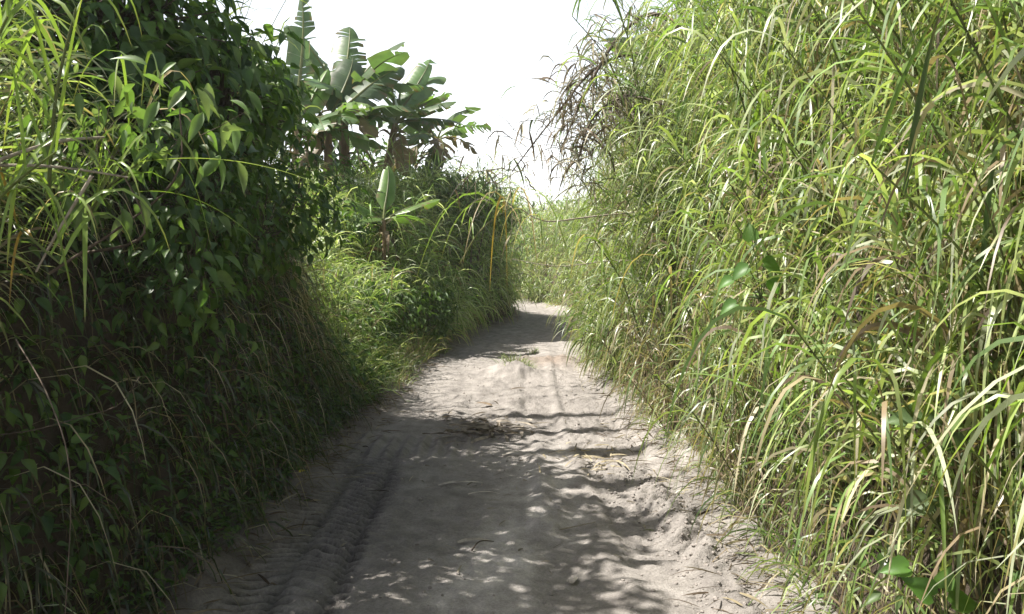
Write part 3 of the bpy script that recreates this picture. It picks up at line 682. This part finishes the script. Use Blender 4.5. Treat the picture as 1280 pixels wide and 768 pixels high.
# right side canes
GR = "canes standing out in the right grass wall"
def rreed(label, x0, y0, x1, y1, d, n, pcs, ln=.6, hb=AG, r=.008, az=None, wf=1.0, d1=None):
    d += .3
    reed(label, px(x0, y0, d), px(x1, y1, d1 or d - .25), auto(n, .1, ln, hb, pcs, az, wf), name="cane_grass", cat="cane", group=GR, r=r)
rreed("bright lime cane rising to the top edge, middle of the right grass wall", 1075, 190, 985, -40, 3.4, 9, ['lime', 'lime', 'green'], .55, ['stiff', 'arch'], .006)
rreed("tall lime cane reaching the top edge, beside the brightest cane", 1190, 240, 1060, -40, 3.1, 9, ['lime', 'green'], .55, ['stiff', 'arch'], .006)
rreed("thick dark green cane slanting downward near the right edge, close and shaded", 1285, 500, 1090, 205, 2.3, 6, ['dark', 'green'], .5, ['arch', 'stiff'], .006)
rreed("pale arching cane with long white-green blades low by the lower right corner", 1190, 700, 1110, 470, 2.6, 9, ['green', 'lime'], .6, ['arch', 'arch', 'hang'], .007)
rreed("cane fanning narrow blades sideways above the bare road edge", 1000, 640, 950, 440, 3.6, 10, ['green', 'lime'], .5, ['arch', 'flat'], .006)
rreed("straw coloured cane with dead hanging leaves beside the wheel tracks", 905, 560, 830, 330, 5.0, 12, ['dry', 'dry', 'green'], .6, ['hang', 'arch'], .008)
rreed("cane with drooping green blades overhanging the road at the far wheel track", 800, 420, 742, 300, 7.5, 12, ['green', 'lime', 'dry'], .65, ['hang', 'arch'], .009)
rreed("slender cane with feathery blades against the sky by the dead branch", 790, 150, 715, 20, 8.0, 12, ['green', 'lime'], .65, ['arch', 'stiff'], .009)
rreed("tallest cane at the sky gap, upright blades over the dead branch", 800, 120, 752, -30, 7.6, 12, ['lime', 'green'], .65, ['stiff', 'arch'], .009)
rreed("cane with broad brown sheaths at the right edge, half way up", 1300, 330, 1215, 130, 2.7, 10, ['dry', 'lime', 'green'], .5, ['hang', 'arch'], .008)
rreed("fresh green cane leaning over the lower right corner", 1300, 770, 1215, 560, 2.3, 10, ['green', 'lime'], .5, ['arch', 'stiff'], .007)
rreed("green cane with one bright stiff blade left of the lime canes", 950, 260, 905, 60, 4.6, 10, ['green', 'lime'], .6, ['stiff', 'arch'], .008)

# drooping half dry reed on the left bank at the bend, gold and pale blades hanging over the road
b = np.array([-.95, 11.5, 0]); b = px(575, 330, 10.6)
reed("drooping reed at the bend with gold and pale blades hanging over the road", b, px(640, 258, 10.3),
     [(1, 285, 1.7, 'fall', 'dry', .5), (.95, 255, 1.6, 'hang', 'gold', .4), (1, 310, 1.6, 'fall', 'lime', .5), (.9, 215, 1.9, 'fall', 'green', .5), (.85, 160, 1.3, 'fall', 'lime', .5), (.8, 300, 1.2, 'fall', 'dry', .5),
      (.7, 170, 1.0, 'arch', 'green', .7), (.6, 330, .9, 'arch', 'lime', .7), (.5, 190, .9, 'arch', 'green', .7), (.9, 275, 1.5, 'hang', 'gold', .4), (.4, 100, .8, 'arch', 'green', .8), (.97, 240, 1.6, 'fall', 'dry', .4)], r=.012, col=(.2, .2, .08))
# bare dead stalks that reach across from the right wall, with a few hanging blades
def stalk(label, pts, r, hang):
    pts = np.array(pts); b = pts[0].copy(); root = thing("dead_stalk", label, "stalk", b, "dead stalks reaching over the road")
    acc = Acc(); q = path_tube(acc, pts - b, r, r * .45, (1, 1, 1), 6, 18); link("stem", acc.mesh("stem", M_STEM), root)
    for t, az, ln, hb, pc in hang:
        o = link("blade", blade_mesh((hb, pc)), root); o.location = q[int(t * 17)]; o.rotation_euler = (0, 0, R(az)); o.scale = (ln, ln, ln)
stalk("bent brown dead stalk reaching over the road from the right wall, upper of two", [px(830, 262, 9.3), px(740, 271, 9.2), px(690, 277, 9.2), px(668, 272, 9.2), px(652, 262, 9.2)], .010,
      [(.45, 250, .7, 'hang', 'green'), (.6, 200, .8, 'hang', 'dry'), (.75, 280, .6, 'hang', 'green'), (.9, 180, .6, 'hang', 'dry')])
stalk("straight dark dead stalk reaching over the road from the right wall, lower of two", [px(850, 330, 9.0), px(770, 326, 9.0), px(700, 333, 9.0), px(640, 324, 9.0)], .007,
      [(.3, 250, .8, 'hang', 'green'), (.4, 170, .9, 'hang', 'green'), (.5, 290, .8, 'hang', 'green'), (.62, 200, .5, 'hang', 'dry')])

# tangle of dead twigs and withered leaves hanging in the gap
b = px(880, 60, 8.2); root = thing("dead_branch", "dead branch with withered twigs and leaves hanging over the road against the sky", "branch", b)
acc = Acc(); lim = []
for pts, r in [([(880, 60), (820, 18), (775, 45), (735, 110), (700, 190)], .028), ([(860, 110), (800, 70), (745, 85), (690, 150), (640, 215)], .020), ([(870, 150), (790, 120), (740, 150), (720, 215)], .018), ([(850, 160), (780, 130), (760, 110)], .018)]:
    P3 = [px(x, y, 8.2 + random.uniform(-.3, .3)) - b for x, y in pts]; lim.append(path_tube(acc, P3, r, r * .3, (1, 1, 1), 6, 20))
link("limb", acc.mesh("limb", M_BARK), root)
acc = Acc(); n = 170; src = np.concatenate([l[6:] for l in lim]); p = src[rng.integers(0, len(src), n)] + N(0, .05, (n, 3))
P, D = curve(p, nrm(np.stack([N(-.35, .8, n), N(0, .6, n), N(.1, .6, n)], -1)), U(.3, .75, n), U(.4, 2.2, n), 7, 1.2, .22)
tubes(acc, P, .0055, .002, np.array([[1., 1, 1]])); link("twig", acc.mesh("twig", M_STEM), root, kind="stuff")
acc = Acc(); k = 620; j = rng.integers(0, n, k); i = rng.integers(2, 8, k); p = P[j, i]
blades(acc, p, nrm(N(0, .6, (k, 3)) + np.array([0, 0, -.3])), U(.14, .42, k), U(.010, .024, k), U(1, 5, k), pig(k, .9) * np.array([.8, .86, .9]), 5, twist=1.2)
link("withered_leaves", acc.mesh("withered_leaves", M_DRY), root, kind="stuff")

# broad-leaved vines in the right wall
def vine(label, pts, kind, cols, name="vine_plant"):
    """pts: list of (px, py, depth, size, direction)"""
    P = [px(a, b_, d_) for a, b_, d_, *_ in pts]; base = np.mean(P, 0) - np.array([-.06, -.05, .12])
    root = thing(name, label, "vine", base, "broad-leaved vines in the right grass wall"); acc = Acc()
    for q, (_, _, _, sz, dr) in zip(P, pts):
        leaf_obj(root, kind, q, np.array(dr, float), np.array([-.5, -.75, .75]), sz, cols[random.randrange(len(cols))], base)
        path_tube(acc, [(0, 0, 0), (q - base) * .5 + np.array([0, 0, .02]), q - base], .003, .002, (.12, .16, .05), 5, 6)
    link("stem", acc.mesh("stem", M_GRASS), root)
VL = [(.09, .19, .035), (.11, .21, .04)]
VP = [(.10, .155, .06), (.11, .155, .07)]
vine("fresh bright green vine sprig in the middle of the right grass wall", [(935, 335, 3.7, .09, (-.6, 0, -.3)), (955, 330, 3.7, .10, (.7, 0, -.2)), (940, 300, 3.72, .08, (-.2, 0, .8)), (962, 350, 3.68, .08, (.5, 0, -.6)), (915, 350, 3.7, .07, (-.8, 0, -.3)), (920, 380, 3.65, .08, (-.5, 0, -.2))], 'heart', VL)
vine("pale grey-green vine with one wide leaf near the lower right corner", [(1160, 628, 2.75, .10, (-.9, 0, -.25)), (1165, 625, 2.75, .095, (.8, 0, .05))], 'heart', VP)
vine("pair of dull round vine leaves half way down the right edge", [(1150, 525, 2.7, .10, (-.8, 0, .1)), (1185, 540, 2.7, .09, (.3, 0, -.9)), (1160, 520, 2.72, .07, (.7, 0, -.2))], 'heart', VP)
vine("vivid green vine leaves at the bottom edge of the right grass wall", [(1165, 745, 2.6, .09, (-.4, 0, .3)), (1190, 755, 2.6, .09, (.6, 0, .1)), (1135, 710, 2.65, .08, (-.7, 0, .0)), (1180, 735, 2.62, .07, (.2, 0, .8))], 'heart', VL)

# ------------------------------------------------------------------ small tufts at the roadside and on the road
def tuft(label, x, y, n, L, W, dry, name="grass_tuft", spread=.12, group=None, bright=1.0):
    z = gz(x, y); acc = Acc(); q = N(0, spread, (n, 2)); p = np.stack([q[:, 0], q[:, 1], G(x + q[:, 0], y + q[:, 1]) - z - .01], -1)
    d = nrm(np.stack([q[:, 0] * 3 + N(0, .35, n), q[:, 1] * 3 + N(0, .35, n), np.ones(n)], -1))
    blades(acc, p, d, L * U(.5, 1.2, n), W * U(.7, 1.2, n), U(.3, 1.8, n), pig(n, dry, bright), 5)
    return thing(name, label, "grass tuft", (x, y, z), group, acc.mesh(name, M_GRASS))
tuft("small green grass tuft growing on the mound in the middle of the road", .08, 11.75, 150, .20, .009, .15, bright=1.1)
tuft("tiny grass tuft on the road just past the reddish earth heap", .35, 14.2, 60, .14, .008, .2, spread=.05)
tuft("pale dry grass tuft on the roadside beneath the leafy weed", -1.45, 12.6, 70, .55, .012, .75, spread=.1)
tuft("wispy dry tuft at the foot of the sunlit bank, nearest the bend of the grass", -1.6, 11.4, 60, .5, .010, .6, spread=.12)
acc = Acc(); n = 1300; y = U(9.6, 14.5, n); x = XL(y) + U(-.15, .28, n) * U(.2, 1, n)
blades(acc, np.stack([x, y, G(x, y) - .01], -1), nrm(np.stack([N(.2, .5, n), N(0, .5, n), np.ones(n)], -1)), U(.08, .25, n), U(.006, .012, n), U(.4, 2, n), pig(n, .2, 1.05), 4)
link("grass", acc.mesh("grass", M_GRASS), kind="stuff")

# ------------------------------------------------------------------ litter on the road
def onroad(xp, yp):
    d = EYE * F / (yp - HOR); x = (xp - 640) / F * d; return np.array([x, d, gz(x, d)])
def dead_leaf(label, xp, yp, L, Wd, az, col, curl=.5):
    acc = Acc(); b = onroad(xp, yp); b[2] += .012
    d = np.array([[math.cos(R(az)), math.sin(R(az)), .25]])
    blades(acc, np.zeros((1, 3)), nrm(d), np.array([L]), np.array([Wd]), np.array([curl]), np.array([col]), 8, fold=True, twist=.15, wob=.06)
    return thing("fallen_leaf", label, "leaf", b, None, acc.mesh("fallen_leaf", M_DRY))
dead_leaf("curled pale straw leaf lying alone in the left wheel track", 383, 634, .10, .035, 10, (.5, .44, .3))
dead_leaf("small yellow-green leaf by the left verge near the pale straw leaf", 374, 612, .06, .035, 30, (.42, .36, .06))
dead_leaf("long bleached leaf strip at the front of the litter patch", 545, 545, .22, .03, 10, (.46, .42, .35))
dead_leaf("pale leaf strip lying level in mid road, longest of the three near the silt", 548, 606, .32, .03, 5, (.5, .46, .4))
dead_leaf("crooked pale leaf strip beside the longest one in mid road", 585, 618, .22, .026, -8, (.48, .44, .38))
dead_leaf("brown leaf strip crossing the silt strip, nearest the camera", 572, 678, .19, .03, 4, (.42, .38, .32))
dead_leaf("bleached leaf fragment between the litter patch and the right wheel track", 628, 568, .18, .045, 15, (.5, .46, .4))
dead_leaf("brown leaf at the edge of the litter patch farthest from the camera", 615, 508, .2, .05, 160, (.22, .17, .12))
dead_leaf("dry leaf on the soil by the front of the mound", 638, 488, .2, .045, 20, (.2, .16, .12))
dead_leaf("round pale leaf on the soil ridge close to the lower edge", 716, 728, .07, .05, 70, (.42, .38, .33))
stick_path("fallen_twig", "thin dark twig on the road near the silt strip", "twig", [onroad(590, 690) + [0, 0, .01], onroad(600, 682) + [0, 0, .015], onroad(617, 672) + [0, 0, .01]], .005, mat=M_BARK)
stick_path("fallen_twig", "curved straw lying on the left verge below the yellow leaf", "twig", [onroad(330, 650) + [0, 0, .01], onroad(345, 642) + [0, 0, .02], onroad(358, 636) + [0, 0, .01]], .004)
stick_path("fallen_twig", "thin pale stalk lying on the churned right wheel track", "twig", [onroad(700, 662) + [0, 0, .015], onroad(720, 655) + [0, 0, .02], onroad(745, 652) + [0, 0, .015]], .004)
def litter(name, n, c, sx, sy, L, W, col, mat=M_DRY, lift=.02):
    acc = Acc(); x = c[0] + N(0, sx, n); y = c[1] + N(0, sy, n); az = U(0, 6.28, n)
    blades(acc, np.stack([x, y, G(x, y) + U(.004, lift, n)], -1), nrm(np.stack([np.cos(az), np.sin(az), U(-.05, .3, n)], -1)), L * U(.4, 1.3, n), W * U(.5, 1.3, n), U(.2, .7, n), np.array(col) * U(.5, 1.3, (n, 1)), 5, twist=.5)
    link(name, acc.mesh(name, mat), kind="stuff")
c = onroad(605, 533); litter("leaf_litter", 130, c, .2, .3, .2, .030, (.27, .235, .19), lift=.05)
litter("leaf_litter", 130, (.0, 6.8), .6, 1.8, .10, .010, (.36, .32, .25), lift=.015)
c = onroad(740, 575); litter("leaf_litter", 70, c, .16, .22, .2, .014, (.42, .36, .24), lift=.03)
acc = Acc(); n = 3200; y = 3 + 12 * U(0, 1, n); s = U(0, 1, n) < .6; x = np.where(s, XL(y) + np.abs(N(0, .2, n)) - .1, XR(y) - np.abs(N(0, .22, n)) + .12); az = U(0, 6.28, n)
blades(acc, np.stack([x, y, G(x, y) + U(.003, .02, n)], -1), nrm(np.stack([np.cos(az), np.sin(az), U(-.05, .3, n)], -1)), U(.05, .25, n), U(.004, .014, n), U(.2, .8, n), pig(n, .97) * .7, 4)
link("leaf_litter", acc.mesh("leaf_litter", M_DRY), kind="stuff")
# crumbled soil
ICO_V = np.array([[0, 0, 1], [.89, 0, .45], [.28, .85, .45], [-.72, .53, .45], [-.72, -.53, .45], [.28, -.85, .45], [.72, .53, -.45], [-.28, .85, -.45], [-.89, 0, -.45], [-.28, -.85, -.45], [.72, -.53, -.45], [0, 0, -1]])
ICO_F = np.array([[0, 1, 2], [0, 2, 3], [0, 3, 4], [0, 4, 5], [0, 5, 1], [1, 6, 2], [2, 7, 3], [3, 8, 4], [4, 9, 5], [5, 10, 1], [6, 7, 2], [7, 8, 3], [8, 9, 4], [9, 10, 5], [10, 6, 1], [11, 7, 6], [11, 8, 7], [11, 9, 8], [11, 10, 9], [11, 6, 10]])
def clods(n, x, y, smin, smax):
    s = smin + (smax - smin) * U(0, 1, n) ** 3; acc = Acc()
    V = ICO_V[None] * s[:, None, None] * U(.65, 1.2, (n, 12, 1)) * np.array([1, 1, .7]) + np.stack([x, y, G(x, y) + s * .25], -1)[:, None]
    acc.add(V, (ICO_F[None] + (np.arange(n) * 12)[:, None, None]).reshape(-1, 3), (1, 1, 1))
    link("soil_crumbs", acc.mesh("soil_crumbs", M_CLOD, smooth=False), kind="stuff")
n = 1900; y = U(3.3, 6.4, n); clods(n, 1.0 - .05 * (y - 4.5) + N(0, .16, n), y, .002, .014)
n = 1500; y = 3.2 + 9.8 * U(0, 1, n) ** 1.6; x = U(-1.35, 1.2, n); k = fbm(x * 2, y * 1.4, 3) > -.1; clods(int(k.sum()), x[k], y[k], .003, .016)

# ------------------------------------------------------------------ the far end: bushes beyond the bend and the hill of grass
acc = Acc(); n = 1500; y = U(27, 75, n); x = U(-14, 16, n) + y * .03
k = (x > np.interp(y, _yy, _xr) + .3) | (y > 37); x, y = x[k], y[k]; n = len(x)
cane_mass(acc, x, y, H(x, y), U(.8, 2.2, n), (0, -.1), 9, .8, .06, .12, segs=4, bright=1.1, stem_r=.012)
link("far_thicket", acc.mesh("far_thicket", M_GRASS), kind="stuff")
acc = Acc(); n = 14000; y = U(33, 110, n); x = U(-30, 40, n); p = np.stack([x, y, H(x, y) + U(0, 1, n) ** 1.4 * (1.1 + 1.2 * (fbm(x * .2, y * .2) + .4))], -1)
leaf_cloud(acc, 'pointed', p, nrm(N(0, .7, (n, 3)) + [0, 0, -.3]), nrm(N(0, .5, (n, 3)) + [0, -.4, 1]), U(.15, .4, n), np.array([(.10, .15, .045), (.12, .17, .055), (.08, .12, .04)])[rng.integers(0, 3, n)])
link("far_foliage", acc.mesh("far_foliage", M_LEAF), kind="stuff")
shrub("leafy_bush", "light green bush at the far end of the road past the bend", "bush",
      [((1.0, 35, 1.5), (1.4, 1.2, 1.0)), ((2.4, 34, 1.4), (1.2, 1.2, 1.0)), ((.2, 38, 2.0), (1.6, 1.2, 1.2))], 'slim', .32, 60, (1.2, 35, gz(1.2, 35)), 60,
      cols=[(.10, .15, .045), (.12, .17, .05)], stem_r=.03)

# thin haze volume added to stand in for lens glare: far growth pales a little towards the light
hm = bpy.data.materials.new("glare_haze"); hm.use_nodes = True; t = hm.node_tree; t.nodes.clear()
v = t.nodes.new("ShaderNodeVolumePrincipled"); v.inputs["Density"].default_value = .0010; v.inputs["Color"].default_value = (.97, .98, 1, 1); v.inputs["Anisotropy"].default_value = .2
oo = t.nodes.new("ShaderNodeOutputMaterial"); t.links.new(v.outputs[0], oo.inputs["Volume"])
B = np.array([[x, y, z] for x in (-1300, 1300) for y in (-30, 1700) for z in (-6, 12)], float)
link("haze", mesh("haze", B, np.array([[0, 1, 3, 2], [4, 6, 7, 5], [0, 4, 5, 1], [2, 3, 7, 6], [0, 2, 6, 4], [1, 5, 7, 3]]), hm, smooth=False), kind="stuff")
